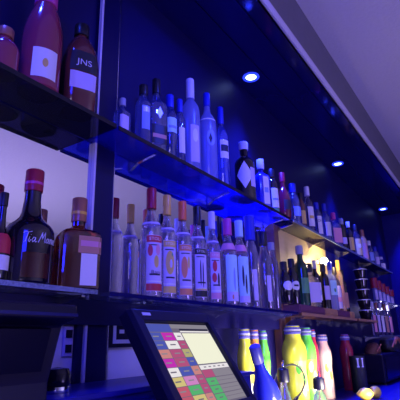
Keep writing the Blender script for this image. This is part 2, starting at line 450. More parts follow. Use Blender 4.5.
shelf('small_glass_shelf', 'lowest small glass shelf at far right below the red capped bottles', 3.45, 4.30, .02, .008, 'shelf_glass', 'shelf_edge', (3.5, 4.26))

# ------------------------------------------------------------------ downlights
def downlight(x, y, label, power):
    t = thing('downlight', label, 'light', (x, y, ZS), 'blue downlights in the soffit')
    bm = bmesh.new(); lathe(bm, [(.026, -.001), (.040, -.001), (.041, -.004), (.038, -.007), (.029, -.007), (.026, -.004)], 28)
    link('trim_ring', bm, 'blue_halo_ring', t, True)  # trim ring emits to imitate the halo round the lens
    bm = bmesh.new(); lathe(bm, [(0, -.004), (.016, -.0045), (.026, -.003)], 24); link('lens', bm, 'downlight_lens', t, True)
    L = bpy.data.lights.new('downlight_lamp', 'SPOT'); L.energy = power; L.color = (.02, .04, 1); L.spot_size = math.radians(104); L.spot_blend = .55; L.shadow_soft_size = .03
    o = bpy.data.objects.new('downlight_lamp', L); COL.objects.link(o); o.parent = t; o.location = (0, 0, -.02); o.rotation_euler = (math.radians(-32), 0, 0)
downlight(.33, .79, 'blue downlight above the pink bottles at the far left', PW['d0'])
downlight(1.725, .817, 'blue downlight nearest the camera, above the frosted bottles', PW['d1'])
downlight(3.118, .817, 'middle blue downlight in the dark soffit', PW['d2'])
downlight(4.607, .817, 'farthest blue downlight by the dark end wall', PW['d3'])

# ================================================================== BOTTLES, upper shelf
GU = 'bottles on the upper shelf'
bottle('u_round', 'squat', 'liqueur_bottle', 'small round pink bottle at the left end of the upper shelf', 'bottle', GU, 'rose_bottle', ('cap_copper', .80))
bottle('u_champ', 'champ', 'sparkling_wine_bottle', 'big pink sparkling wine bottle with a pale label', 'bottle', GU, 'rose_bottle', ('cap_magenta', .74, 1.08), ('paper', .06, .29, .62), [('label_emblem', 'paper_gold', .14, .21, -.14, .14, 'ellipse')], w=.62)
bottle('u_cognac', 'cognac', 'cognac_bottle', 'amber cognac bottle with a black label beside the post', 'bottle', GU, 'amber_bottle', ('cap_black', .865, 1.3), ('paper_black', .38, .60, .74), [('lower_label', 'paper_violet', .19, .365, -.70, .70), ('text', 'JNS', 'silver_ink', .47, .55)], rot='cam', w=.6)
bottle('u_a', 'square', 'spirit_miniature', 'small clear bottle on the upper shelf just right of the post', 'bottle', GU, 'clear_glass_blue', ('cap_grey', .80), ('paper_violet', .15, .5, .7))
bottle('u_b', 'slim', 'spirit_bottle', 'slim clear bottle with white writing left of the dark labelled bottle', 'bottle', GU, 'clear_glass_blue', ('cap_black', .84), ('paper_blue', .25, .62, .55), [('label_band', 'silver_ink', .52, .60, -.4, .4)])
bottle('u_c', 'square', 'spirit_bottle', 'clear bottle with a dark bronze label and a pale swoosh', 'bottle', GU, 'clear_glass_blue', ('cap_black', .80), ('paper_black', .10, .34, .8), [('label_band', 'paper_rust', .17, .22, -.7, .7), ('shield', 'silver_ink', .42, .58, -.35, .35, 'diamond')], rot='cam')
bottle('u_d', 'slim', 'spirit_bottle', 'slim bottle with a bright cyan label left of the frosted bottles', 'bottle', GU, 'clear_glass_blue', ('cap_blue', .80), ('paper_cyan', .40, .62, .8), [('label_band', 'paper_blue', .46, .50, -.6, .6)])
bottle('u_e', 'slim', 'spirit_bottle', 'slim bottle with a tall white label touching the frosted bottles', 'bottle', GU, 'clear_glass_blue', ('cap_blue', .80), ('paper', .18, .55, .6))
bottle('u_goose', 'frost', 'vodka_bottle', 'tallest frosted vodka bottle with a pale foiled neck', 'bottle', GU, 'frosted_glass', ('cap_white', .78, 1.06), ('paper_violet', .08, .46, .5), [('label_emblem', 'paper', .28, .42, -.3, .3, 'ellipse')])
bottle('u_f', 'frost', 'vodka_bottle', 'frosted vodka bottle with a dark blue bird-like emblem', 'bottle', GU, 'frosted_glass', ('cap_blue', .84, 1.10), ('paper_blue', .36, .54, .5, -.1, 'ellipse'), [('emblem', 'ink', .38, .5, -.28, .12, 'diamond')], ('paper', .655, .67))
bottle('u_g', 'wine', 'spirit_bottle', 'blue lit bottle with a white banded label right of the frosted bottles', 'bottle', GU, 'clear_glass_blue', ('cap_blue', .78), ('paper', .34, .56, .7), [('label_band', 'ink', .42, .50, -.6, .6)])
bottle('u_diamond', 'wine', 'liqueur_bottle', 'dark bottle with a white diamond shaped label and white cap', 'bottle', GU, 'dark_bottle', ('cap_white', .86, 1.2), ('paper', .16, .62, .85, -.5, 'diamond'), [('side_label', 'paper_violet', .20, .52, .60, 1.30)], w=.55)
bottle('u_h', 'square', 'gin_bottle', 'blue bottle with a tall white label and pale cap', 'bottle', GU, 'blue_bottle', ('cap_white', .80, 1.3), ('paper', .08, .62, .42, .1), [('label_band', 'paper_blue', .30, .40, -.3, .3)], rot='cam')
bottle('u_i', 'slim', 'rum_bottle', 'dark slim bottle with a square white label beside the red one', 'bottle', GU, 'dark_bottle', ('cap_black', .82), ('paper', .14, .56, .8), [('label_band', 'paper_blue', .3, .34, -.6, .6), ('lower_label', 'paper_green', .05, .12, -.6, .6)])
bottle('u_j', 'round', 'liqueur_bottle', 'round dark red bottle on the upper shelf', 'bottle', GU, 'red_bottle', ('cap_red', .80), ('paper_black', .2, .4, .6))
bottle('u_k', 'squat', 'decanter', 'squat blue clear bottle right of the round red one', 'bottle', GU, 'clear_glass_blue', ('cap_blue', .78), ('paper_blue', .2, .42, .6))
bottle('u_l', 'slim', 'spirit_bottle', 'slim bottle with an amber label left of the white capped one', 'bottle', GU, 'amber_bottle', ('cap_black', .82), ('paper_gold', .15, .5, .7))
bottle('u_m', 'wine', 'spirit_bottle', 'white capped bottle with a white label, past the squat blue one', 'bottle', GU, 'clear_glass_violet', ('cap_white', .80, 1.35), ('paper', .14, .55, .75), [('label_band', 'paper_gold', .3, .36, -.5, .5)])
bottle('u_n', 'slim', 'spirit_bottle', 'slim bottle with dark letters on a white label', 'bottle', GU, 'clear_glass_blue', ('cap_blue', .80), ('paper', .1, .6, .6), [('text', 'OH', 'ink', .46, .8)])
bottle('u_o', 'wine', 'spirit_bottle', 'blue clear bottle with silver label before the pinkish bottle', 'bottle', GU, 'clear_glass_blue', ('cap_blue', .80), ('silver_ink', .15, .5, .7))
bottle('u_p', 'square', 'liqueur_bottle', 'violet bottle with a pink label on the far half of the upper shelf', 'bottle', GU, 'clear_glass_violet', ('cap_magenta', .80), ('paper_pink', .1, .52, .8), rot='cam')
bottle('u_q', 'slim', 'spirit_bottle', 'dark slim bottle with a small violet label past the pinkish one', 'bottle', GU, 'dark_bottle', ('cap_grey', .82), ('paper_violet', .2, .4, .7))
bottle('u_r', 'wine', 'spirit_bottle', 'dark bottle with a white capped neck before the tan labelled pair', 'bottle', GU, 'dark_bottle', ('cap_white', .82), ('paper_gold', .12, .5, .8))
bottle('u_s', 'wine', 'spirit_bottle', 'bottle with a big tan label on the far upper shelf', 'bottle', GU, 'clear_glass_violet', ('cap_black', .82), ('paper_gold', .08, .56, .9), [('label_band', 'paper', .3, .4, -.4, .4)])
bottle('u_t', 'slim', 'spirit_bottle', 'bottle with a rust coloured label next to the tan labelled one', 'bottle', GU, 'tan_bottle', ('cap_copper', .80), ('paper_rust', .1, .56, .8))
bottle('u_u', 'slim', 'spirit_bottle', 'short blue clear bottle, third from the far end of the shelf', 'bottle', GU, 'clear_glass_blue', ('cap_white', .80), ('paper_blue', .15, .5, .7))
bottle('u_v', 'slim', 'spirit_bottle', 'short pale bottle, second from the far end of the shelf', 'bottle', GU, 'frosted_glass', ('cap_blue', .80), ('paper_violet', .15, .5, .7))
bottle('u_w', 'squat', 'spirit_bottle', 'small bottle with a white label at the far end of the shelf', 'bottle', GU, 'clear_glass', ('cap_white', .80), ('paper', .1, .5, .9))

# ================================================================== lower shelf, left bay
GL = 'dark liqueur bottles on the left lower shelf'
bottle('l_0', 'flask', 'liqueur_bottle', 'dark bottle with a red and white label cut by the left edge', 'bottle', GL, 'dark_bottle', ('cap_black', .84), ('paper_red', .30, .52, .8, .3), [('lower_label', 'paper', .12, .28, -.7, .7)])
tia = bottle('l_tia', 'flask', 'liqueur_bottle', 'dark brown coffee liqueur bottle with a red cap and silver script', 'bottle', GL, 'dark_bottle', ('cap_red', .80, 1.12, 'cap_magenta'))
X, Y, zb, r, h = DIM['l_tia']; pf = prof('flask', r, h); A = facing(X, Y, .42)
STROKES = [  # hand-written script, (u, v) in cap heights
 [(0, .86), (.25, 1.0), (.6, .92), (.95, 1.0)], [(.55, .93), (.48, .5), (.36, .05), (.2, .0)],
 [(.78, .5), (.7, .12), (.8, 0), (.95, .25)], [(.86, .68), (.88, .72)],
 [(1.4, .42), (1.2, .46), (1.06, .2), (1.18, 0), (1.36, .2), (1.44, .46), (1.4, .1), (1.5, 0), (1.62, .12)],
 [(1.8, 0), (2.0, .55), (2.14, 1.0), (2.2, .3), (2.5, .98), (2.56, .35), (2.58, 0), (2.72, .1)],
 [(3.08, .42), (2.88, .44), (2.76, .18), (2.9, 0), (3.06, .2), (3.12, .45), (3.1, .06), (3.22, .04)],
 [(3.3, .44), (3.36, .3), (3.34, 0), (3.4, .3), (3.56, .46)], [(3.7, .44), (3.62, .08), (3.72, 0), (3.84, .2)],
 [(4.2, .42), (4.0, .44), (3.9, .18), (4.02, 0), (4.16, .2), (4.24, .45), (4.22, .06), (4.4, .02)]]
bm = bmesh.new(); s = .0225
for st in STROKES:
    q = []
    for a, b in zip(st, st[1:]):
        for k in range(4): q.append((a[0] + (b[0] - a[0]) * k / 4, a[1] + (b[1] - a[1]) * k / 4))
    q.append(st[-1])
    tube(bm, [on(pf, A - .62 + (u + .12 * v) * s * .80 / r, .315 * h + v * s + .0008 * u, .0004) for u, v in q], .0008, 6)
sc_ = link('script_lettering', bm, 'silver_ink', tia)
bm = bmesh.new(); patch(bm, pf, .04 * h, .24 * h, A - .55, A + .6, .0006); link('label', bm, 'paper_rust_dark' if 'paper_rust_dark' in M else 'brown_bottle', tia, True)
cr = bottle('l_cream', 'amber', 'orange_liqueur_bottle', 'square brown bottle with a ribbed copper cap next to the script bottle', 'bottle', GL, 'brown_glass', ('cap_copper', .73, 1.16, 'cap_gold'), ('paper_rust', .36, .54, .55, .34), [('lower_label', 'paper', .03, .355, -.40, .30), ('label_band', 'paper_pink', .43, .49, -.45, .45)], rot='cam', w=.62)

# ================================================================== lower shelf, vodka row
GV = 'clear flavoured vodka bottles on the lower shelf'
def vodka(key, colour, capm, bandm, labm, label, art):
    d = [('label_band', bandm, .055, .115, -.78, .78), ('label_head', bandm, .475, .535, -.78, .78), ('text', 'STOLI', 'paper', .505, .42)]
    d += art
    bottle(key, 'vodka', 'vodka_bottle', label, 'bottle', GV, 'clear_glass_violet', (capm, .80, 1.18), (labm, .05, .54, .80), d + [('script_print', 'ink', .185, .20, -.5, .5), ('glint_line', 'paper', .128, .140, -.76, .76), ('small_print', 'ink', .445, .455, -.6, .4)], ('paper_violet', .645, .665), w=.55)
fruit = lambda m, z0, z1, a0, a1: ('fruit_print', m, z0, z1, a0, a1, 'ellipse')
vodka('s1', 'red', 'cap_red', 'paper_red', 'paper_violet', 'red capped vodka bottle with red fruit on its label', [fruit('paper_red', .35, .45, -.66, -.22), fruit('paper_pink', .36, .46, .05, .5), fruit('paper_gold', .25, .36, -.1, .35), ('text', 'Razz', 'ink', .21, .5, .1)])
vodka('s2', 'gold', 'cap_gold', 'paper_gold', 'paper_violet', 'gold capped vodka bottle with a yellow banded label', [fruit('paper_gold', .22, .44, -.55, .45), fruit('paper_violet', .28, .36, -.1, .2), ('leaf_print', 'paper_green', .38, .43, .1, .3, 'diamond')])
vodka('s3', 'orange', 'cap_orange', 'paper_orange', 'paper_violet', 'orange capped vodka bottle with an orange banded label', [fruit('paper_orange', .21, .42, -.6, .1), fruit('paper_gold', .30, .42, .1, .4)])
vodka('s4', 'black', 'cap_black', 'paper_black', 'paper_violet', 'black capped vodka bottle with dark pods on its label', [('pod_print', 'ink', .16, .42, -.22, -.06, 'ellipse'), ('pod_print', 'ink', .14, .40, .08, .24, 'ellipse'), ('gold_line', 'paper_gold', .118, .135, -.75, .75)])
vodka('s5', 'white', 'cap_white', 'paper_pink', 'paper_violet', 'pale capped vodka bottle with red fruit and dark leaves', [fruit('paper_red', .22, .32, -.6, -.0), fruit('paper_red', .33, .45, -.5, .1), fruit('ink', .18, .32, .12, .45)])
bottle('s6', 'slim', 'spirit_bottle', 'dark slim bottle peeking out behind the vodka row', 'bottle', GV, 'dark_bottle', ('cap_black', .80))
bottle('s7', 'vodka', 'vodka_bottle', 'magenta capped vodka bottle with a white label and one leaf print', 'bottle', GV, 'clear_glass_violet', ('cap_magenta', .80, 1.3), ('paper_cyan', .05, .56, .8), [('leaf_print', 'paper_blue', .16, .42, .05, .32, 'ellipse'), ('label_band', 'paper_violet', .05, .15, -.75, .75), ('dot_print', 'paper_orange', .07, .12, -.2, .0, 'ellipse')], ('paper_pink', .62, .70), w=.55)
bottle('s8', 'vodka', 'vodka_bottle', 'cyan capped vodka bottle with a white label and two feather prints', 'bottle', GV, 'clear_glass_violet', ('cap_cyan', .80, 1.3), ('paper_cyan', .05, .56, .8), [('feather_print', 'ink', .22, .46, -.34, -.08, 'ellipse'), ('feather_print', 'ink', .14, .36, .02, .28, 'ellipse'), ('label_band', 'paper_violet', .05, .12, -.75, .75)], ('paper_pink', .62, .70), w=.55)
bottle('s9', 'vodka', 'vodka_bottle', 'tall blue capped vodka bottle without a paper label', 'bottle', GV, 'clear_glass_violet', ('cap_blue', .72, 1.5), ('paper_violet', .08, .40, .35), w=.55)
bottle('s10', 'vodka', 'vodka_bottle', 'black capped violet clear bottle at the right end of the vodka row', 'bottle', GV, 'clear_glass_violet', ('cap_black', .82, 1.5), ('paper_violet', .10, .42, .3), w=.55)

DIM['s11'] = (1.80, .812, .122, .026, .30)
bottle('s11', 'slim', 'vodka_bottle', 'unlabelled clear bottle with a grey cap next to the brown divider', 'bottle', GV, 'clear_glass_violet', ('cap_grey', .88), w=.55)

# ================================================================== wooden bay
GW = 'bottles before the warm lit panel'
def crate(x0, x1, mat, label):
    t = thing('wooden_crate', label, 'crate', ((x0 + x1) / 2, .83, .122), 'small crates on the wooden shelf')
    w = (x1 - x0) / 2
    boxo('crate_body', (-w, w, -.052, .050, 0, .038), mat, t, .0015)
    boxo('front_rail', (-w + .004, w - .004, -.055, -.052, .008, .030), mat, t)
crate(1.99, 2.335, 'wood_plum', 'low plum coloured crate under the green bottle')
crate(2.345, 2.555, 'wood_tan', 'low tan crate under the slim white labelled bottle')
crate(2.56, 2.80, 'wood_plum', 'low plum coloured crate at the middle of the wooden shelf')
crate(2.81, 2.895, 'wood_tan', 'small tan crate at the right end of the wooden shelf')
bottle('r1', 'squat', 'rum_bottle', 'dark bottle with a white oval label beside the brown divider', 'bottle', GW, 'dark_bottle', ('cap_black', .80), ('paper', .30, .52, .8, 0, 'ellipse'))
bottle('r2', 'squat', 'rum_bottle', 'dark bottle with a white oval label left of the green bottle', 'bottle', GW, 'dark_bottle', ('cap_black', .80), ('paper', .30, .50, .8, 0, 'ellipse'), [('label_band', 'ink', .38, .42, -.4, .4)])
bottle('r3', 'wine', 'herbal_liqueur_bottle', 'tall dark green bottle with a grey cap before the lit panel', 'bottle', GW, 'green_bottle', ('cap_grey', .85, 1.35), ('paper_green', .2, .45, .7))
bottle('r4', 'square', 'spirit_bottle', 'short pale clear bottle right of the tall green one', 'bottle', GW, 'clear_glass_violet', ('cap_black', .80), ('paper_violet', .1, .55, .8), rot='cam')
DIM['r5'] = (2.345, .812, .16, .026, .255)
bottle('r5', 'wine', 'spirit_bottle', 'slim bottle with a white label in front of the warm lamp', 'bottle', GW, 'dark_bottle', ('cap_grey', .82), ('paper', .15, .52, .8), [('label_band', 'paper_blue', .26, .36, -.5, .5)])
bottle('r6', 'slim', 'spirit_bottle', 'slim dark bottle just right of the warm lamp', 'bottle', GW, 'dark_bottle', ('cap_black', .82), ('paper_violet', .2, .5, .7))
bottle('r7', 'wine', 'gin_bottle', 'pale blue bottle with a bright cyan shoulder band', 'bottle', GW, 'frosted_glass', ('cap_blue', .82), ('paper_cyan', .30, .60, .8), [('label_emblem', 'paper_green', .36, .44, -.2, .2, 'ellipse')])
DIM['r8'] = (2.70, *DIM['r8'][1:])
bottle('r8', 'wine', 'gin_bottle', 'violet white bottle right of the cyan banded one', 'bottle', GW, 'clear_glass_violet', ('cap_black', .82), ('paper_violet', .05, .56, .9), [('label_band', 'paper_pink', .2, .3, -.7, .7)])
DIM['r10'] = (2.853, .812, .16, .022, .262)
DIM['r9'] = (2.785, *DIM['r9'][1:3], .022, .317)
bottle('r10', 'wine', 'spirit_bottle', 'dark bottle with a rust label at the right end of the wooden shelf', 'bottle', GW, 'dark_bottle', ('cap_black', .82), ('paper_rust', .1, .45, .8))
bottle('r9', 'slim', 'whisky_bottle', 'tall slim tan bottle near the right end of the wooden shelf', 'bottle', GW, 'tan_bottle', ('cap_gold', .80), ('paper_rust', .1, .5, .8))

# ------------------------------------------------------------------ stack of tumblers
for k in range(5):
    t = thing('tumbler', ['bottom dark glass tumbler of the stack on the ledge', 'dark glass tumbler second from the bottom of the stack', 'dark glass tumbler in the middle of the stack', 'dark glass tumbler second from the top of the stack', 'top dark glass tumbler of the stack on the ledge'][k], 'tumbler', (3.33, .815, .122 + k * .0722), 'stacked dark tumblers')
    bm = bmesh.new(); lathe(bm, [(0, .001), (.030, .001), (.034, .010), (.047, .071), (.045, .071), (.031, .012), (0, .010)], 28); link('bowl', bm, 'dark_bottle', t, True)
    bm = bmesh.new(); lathe(bm, [(.0450, .0712), (.0475, .0712), (.0475, .066), (.0466, .066)], 28); link('rim', bm, 'silver_ink', t, True)

# ------------------------------------------------------------------ far right small shelves
wordsE = ['nearest', 'second nearest', 'middle', 'second farthest', 'farthest']
for i in range(5):
    bottle('e%d' % (i + 1), 'slim', 'syrup_bottle', wordsE[i] + ' red capped bottle in the row of five at far right', 'bottle', 'red capped bottles at far right', 'frosted_glass', ('cap_red', .55, 1.5), ('paper_violet', .06, .48, .7))
    bottle('f%d' % (i + 1), 'slim', 'spirit_bottle', wordsE[i] + ' violet lit bottle in the lowest row at far right', 'bottle', 'violet lit bottles at far right', 'clear_glass_violet', ('cap_copper' if i % 2 else 'cap_white', .80), (('paper_pink', 'paper_violet', 'paper', 'paper_rust', 'paper_pink')[i], .1, .6, .7))

# ------------------------------------------------------------------ lamps on the wall
def globe(x, y, z, rr, mat, label, name, power, col):
    t = thing(name, label, 'lamp', (x, .885, z))
    bm = bmesh.new(); lathe(bm, [(0, 0), (rr * .8, 0), (rr * .8, .006), (rr * .35, .010), (rr * .35, .885 - y - rr * .8), (0, .885 - y - rr * .8)], 20)
    o = link('wall_mount', bm, 'chrome', t, True); o.rotation_euler = (PI / 2, 0, 0)
    bm = bmesh.new(); bmesh.ops.create_uvsphere(bm, u_segments=20, v_segments=12, radius=rr); link('globe', bm, mat, t, True, (0, y - .885, 0))
    L = bpy.data.lights.new('globe_glow', 'POINT'); L.energy = power; L.color = col; L.shadow_soft_size = rr
    o = bpy.data.objects.new('globe_glow', L); COL.objects.link(o); o.parent = t; o.location = (0, y - .885 - rr * 1.6, 0)
globe(2.62, .842, .452, .023, 'warm_bulb', 'small warm globe lamp on the cream panel behind the bottles', 'wall_lamp', PW['warm'], (1, .74, .34))
globe(4.02, .86, .235, .014, 'cool_bulb', 'small bluish white lamp below the red capped bottles', 'wall_lamp', PW['cool'], (.6, .5, 1))

# ================================================================== COUNTER LEVEL
struct(boxo('trim_6', (-1.2, 4.6, .42, .899, -.32, -.28), 'counter_laminate', bevel=.004))
struct(boxo('trim_7', (-1.2, 4.6, .50, .899, -1.2, -.32), 'dark_panel'))
t = thing('back_bar_cabinet', 'long low blue cabinet under the left shelf, behind the touch screen', 'cabinet', (.15, .77, -.28))
boxo('cabinet_body', (-1.3, 1.12, -.10, .115, 0, .185), 'counter_laminate', t, .003)
boxo('cabinet_top', (-1.31, 1.13, -.11, .116, .185, .195), 'counter_laminate', t, .002)
for i in range(3):
    d = boxo('drawer', (-1.25 + i * .79, -.50 + i * .79, -.108, -.100, .02, .17), 'counter_laminate', t, .002)
    bm = bmesh.new(); tube(bm, [(-.97 + i * .79, -.108, .10), (-.97 + i * .79, -.122, .10), (-.78 + i * .79, -.122, .10), (-.78 + i * .79, -.108, .10)], .004); link('drawer_handle', bm, 'chrome', d, True)
# dark till hood at the left
t = thing('till_printer', 'big black hooded machine at the bottom left', 'machine', (.06, .75, -.085))
bm = bmesh.new(); prism(bm, [(-.165, .150), (-.165, .128), (-.13, .118), (-.105, .03), (-.105, 0), (.105, 0), (.105, .150)], 'x', -.55, .45); link('housing', bm, 'black_plastic', t, bevel=.004)
bm = bmesh.new(); prism(bm, [(-.140, .112), (-.122, .048), (-.118, .050), (-.136, .114)], 'x', -.50, .42); link('front_panel', bm, 'black_gloss', t)
boxo('trim_bar', (-.55, .45, -.1675, -.165, .131, .136), 'edge_navy', t)
# small container with metal ring
t = thing('black_shaker_cap', 'small black round topped shaker on the cabinet by the post', 'shaker', (.607, .745, -.085))
bm = bmesh.new(); lathe(bm, [(0, .012), (.024, .012), (.027, .018), (.027, .034), (.022, .044), (0, .047)], 24); link('cap', bm, 'black_gloss', t, True)
bm = bmesh.new(); lathe(bm, [(0, 0), (.025, 0), (.026, .004), (.025, .012), (0, .012)], 24); link('metal_ring', bm, 'chrome', t, True)
# white card + wall socket in the gaps
t = tag(boxo('white_card', (.695, .726, .8815, .8845, -.085, .02), 'paper'), 'white card standing against the wall beside the black machine', 'card')
t = thing('wall_plate', 'black wall plate with a pale corner trim behind the touch screen', 'wall plate', (.95, .889, .028))
boxo('plate', (-.075, .09, -.012, 0, -.034, .032), 'black_plastic', t, .002)
bm = bmesh.new(); prism(bm, [(-.060, .030), (-.060, -.024), (.03, -.024), (.03, -.014), (-.050, -.014), (-.050, .030)], 'y', -.0145, -.0122); link('corner_trim', bm, 'silver_ink', t)
boxo('label_sticker', (-.036, -.018, -.0135, -.0122, .002, .012), 'silver_ink', t)
t = thing('wall_socket', 'small pale wall socket in the gap left of the post', 'socket', (.745, .889, .012))
boxo('plate', (-.014, .014, -.008, 0, -.035, .035), 'paper_violet', t, .002)
boxo('switch', (-.008, .008, -.012, -.008, .008, .026), 'black_plastic', t); boxo('switch', (-.008, .008, -.012, -.008, -.026, -.008), 'black_plastic', t)

# ------------------------------------------------------------------ touch screen till
SA = Vector((.752, .65, .046)); SU = Vector((.25, 0, 0)); SV = Vector((0, -.112, -.169))
SN = SU.cross(SV).normalized()
if SN.y > 0: SN = -SN
SVn = SV.normalized(); Lv = SV.length
t = thing('touch_screen_till', 'black touch screen till showing a grid of coloured buttons', 'till', (.877, .66, -.28))
org = Vector(t.location)
def sp(u, v, d): return SA + SU * u + SV * v + SN * d - org       # u,v on the glass, d out of it
def slab(bm, u0, u1, v0, v1, d0, d1, mi=0):
    vs = [bm.verts.new(sp(u, v, d)) for u in (u0, u1) for v in (v0, v1) for d in (d0, d1)]
    for f in ((0, 1, 3, 2), (4, 6, 7, 5), (0, 4, 5, 1), (2, 3, 7, 6), (0, 2, 6, 4), (1, 5, 7, 3)):
        fc = bm.faces.new([vs[i] for i in f]); fc.material_index = mi
bm = bmesh.new()
out = [(-.135, -.165), (1.085, -.165), (1.085, 1.10), (-.135, 1.10)]; inn = [(-.01, -.01), (1.01, -.01), (1.01, 1.01), (-.01, 1.01)]
def ring(pts, d): return [bm.verts.new(sp(u, v, d)) for u, v in pts]
a0 = ring(out, -.004); a1 = ring([(u + (.02 if u < 0 else -.02), v + (.02 if v < 0 else -.02)) for u, v in out], .006); a2 = ring(inn, .004); a3 = ring(inn, -.006)
bk = ring(out, -.030); bk2 = ring([(.1, .05), (.9, .05), (.9, .95), (.1, .95)], -.052)
for A_, B_ in ((a0, a1), (a1, a2), (a2, a3), (a0, bk), (bk, bk2)):
    for i in range(4): bm.faces.new((A_[i], A_[(i + 1) % 4], B_[(i + 1) % 4], B_[i]))
bm.faces.new(bk2); bm.faces.new(a3)
link('housing', bm, 'black_plastic', t, bevel=.0015)
bm = bmesh.new(); slab(bm, .0, .11, -.105, -.07, .005, .0062); link('badge', bm, 'silver_ink', t)
CC = dict(bg=(.16, .14, .20), blue=(.07, .09, .42), mag=(.50, .03, .42), white=(.78, .74, .76), red=(.50, .10, .16), crim=(.42, .08, .20), sal=(.55, .22, .22), kh=(.42, .38, .18),
          yel=(.60, .50, .20), pink=(.58, .22, .52), green=(.09, .42, .16), grey=(.24, .22, .27), cream=(.84, .84, .66), dark=(.02, .02, .05), dgrey=(.15, .13, .19))
for k, c in CC.items(): emis('screen_' + k, c, PW['screen'])
keys = list(CC); bm = bmesh.new()
def cell(u0, u1, v0, v1, k, d=.0005):
    f = bm.faces.new([bm.verts.new(sp(u, v, -.0055 + d)) for u, v in ((u0, v0), (u1, v0), (u1, v1), (u0, v1))]); f.material_index = keys.index(k)
cell(-.005, 1.005, -.005, 1.005, 'dgrey', 0)
G = [('blue', 'mag', 'white'), ('blue', 'white', 'crim'), ('sal', 'crim', 'kh'), ('mag', 'crim', 'blue'), ('white', 'blue', 'sal'), ('yel', 'pink', 'crim'), ('red', 'green', 'crim'), ('red', 'yel', 'sal')]
cell(0, .37, .0, .103, 'blue'); cell(.375, 1, 0, .055, 'grey'); cell(.49, .98, .06, .085, 'dark'); cell(.49, .98, .088, .108, 'white')
cu = (0, .185, .368, .49)
for i, row in enumerate(G):
    v0 = .110 + i * .107
    for j, k in enumerate(row):
        cell(cu[j] + .004, cu[j + 1] - .004, v0 + .003, v0 + .103, k)
        tk = 'white' if k not in ('white', 'yel') else 'dgrey'
        w0 = (cu[j + 1] - cu[j])
        cell(cu[j] + w0 * .28, cu[j] + w0 * .72, v0 + .045, v0 + .060, 'grey' if tk == 'white' else 'dgrey', .001)
cell(.50, .995, .12, .525, 'cream'); cell(.50, .995, .54, .595, 'white')
for i in range(5): cell(.56 + i * .08, .60 + i * .08, .560, .575, 'grey', .001)
cell(.50, .67, .60, .69, 'crim'); cell(.675, .995, .60, .69, 'grey')
for i in range(3):
    v0 = .70 + i * .095
    cell(.50, .66, v0, v0 + .085, 'green'); cell(.665, .995, v0, v0 + .085, 'grey'); cell(.55, .61, v0 + .035, v0 + .048, 'dgrey', .001)
    cell(.67, .99, v0 + .040, v0 + .045, 'dgrey', .001)
link('screen', bm, ['screen_' + k for k in keys], t)
bm = bmesh.new(); prism(bm, [(-.12, .0), (-.02, .0), (-.02, .012), (-.12, .012)], 'x', -.09, .09); link('base', bm, 'black_plastic', t, bevel=.003)
bm = bmesh.new(); tube(bm, [(0, -.065, .010), (0, -.06, .09), (0, -.048, .175)], .020, 14); link('stand', bm, 'black_plastic', t, True)

# ------------------------------------------------------------------ juice bottles
GJ = 'juice bottles on the counter'
def juice(key, m, label, m2=None, lab=None):
    X, Y, zb, r, h = DIM[key]
    t = thing('juice_bottle', label, 'bottle', (X, Y, zb), GJ)
    pf = prof('juice', r, h); A = facing(X, Y)
    bm = bmesh.new(); lathe(bm, pf, 28); link('body', bm, m, t, True)
    rr = r * .66
    bm = bmesh.new(); lathe(bm, [(rr, .885 * h), (rr * 1.05, .89 * h), (rr * 1.05, .915 * h), (rr * .95, .92 * h), (rr * .98, .965 * h), (rr * .8, h * .995), (0, h * .996)], 22); link('collar', bm, 'collar', t, True)
    bm = bmesh.new(); lathe(bm, [(rr * 1.08, .925 * h), (rr * 1.08, .945 * h)], 22); link('collar_ring', bm, 'cap_white', t, True)
    bm = bmesh.new(); patch(bm, pf, .20 * h, .56 * h, A - .7, A + .7, .0008); l = link('label', bm, lab or m, t, True)
    if m2:
        for (z0, z1, a0, a1) in ((.40, .54, -.55, .0), (.28, .42, .0, .5)):
            bm = bmesh.new(); patch(bm, pf, z0 * h, z1 * h, A + a0, A + a1, .0014, 0, 'ellipse'); link('fruit_print', bm, m2, l, True)
juice('j1', 'juice_yellow', 'yellow juice bottle just right of the touch screen', 'paper')
juice('j2', 'juice_orange', 'orange juice bottle between the yellow and the green ones', 'juice_peach')
juice('j3', 'juice_lime', 'green juice bottle left of the brown divider', 'juice_green')
juice('j4', 'juice_yellow', 'big yellow juice bottle right of the brown divider', 'juice_lime', 'juice_lemon')
juice('j5', 'juice_lime', 'green juice bottle behind the big yellow one', 'juice_peach', 'juice_yellow')
juice('j6', 'juice_red', 'slim red juice bottle squeezed between the green and pink ones', None)
juice('j7', 'juice_pink', 'pink peach juice bottle with a white blue collar', 'juice_orange', 'juice_pink')
juice('j8', 'juice_red', 'dark red juice bottle at the right end of the juices', None)

# ------------------------------------------------------------------ bottles with pour spouts in front
def pourer(key, body, label, spout='black_plastic', lean=None):
    X, Y, zb, r, h = DIM[key]
    t = thing('pourer_bottle', label, 'bottle', (X, Y, zb), 'bottles with pour spouts')
    hb = h - .045; pf = [(0, 0), (r * .92, 0), (r, .004), (r, hb * .45), (r * .9, hb * .56), (r * .6, hb * .7), (r * .5, hb * .8), (r * .5, hb), (0, hb)]
    bm = bmesh.new(); lathe(bm, pf, 24); link('body', bm, body, t, True)
    bm = bmesh.new(); lathe(bm, [(r * .52, hb - .022), (r * .80, hb - .022), (r * .88, hb - .016), (r * .82, hb + .020), (r * .5, hb + .026), (0, hb + .028)], 20); s = link('spout_collar', bm, spout, t, True)
    bm = bmesh.new(); tube(bm, [(0, 0, hb + .028), (-.004, -.004, hb + .042), (-.018, -.012, hb + .050)], [.0045, .004, .003]); link('spout_tube', bm, 'chrome', s, True)
    if lean: t.rotation_euler = lean
pourer('p1', 'clear_glass_violet', 'clear bottle with a black pour spout before the brown divider')
pourer('p2', 'clear_glass', 'clear bottle with a black pour spout before the pink juice')
X, Y, zb, r, h = DIM['p3']
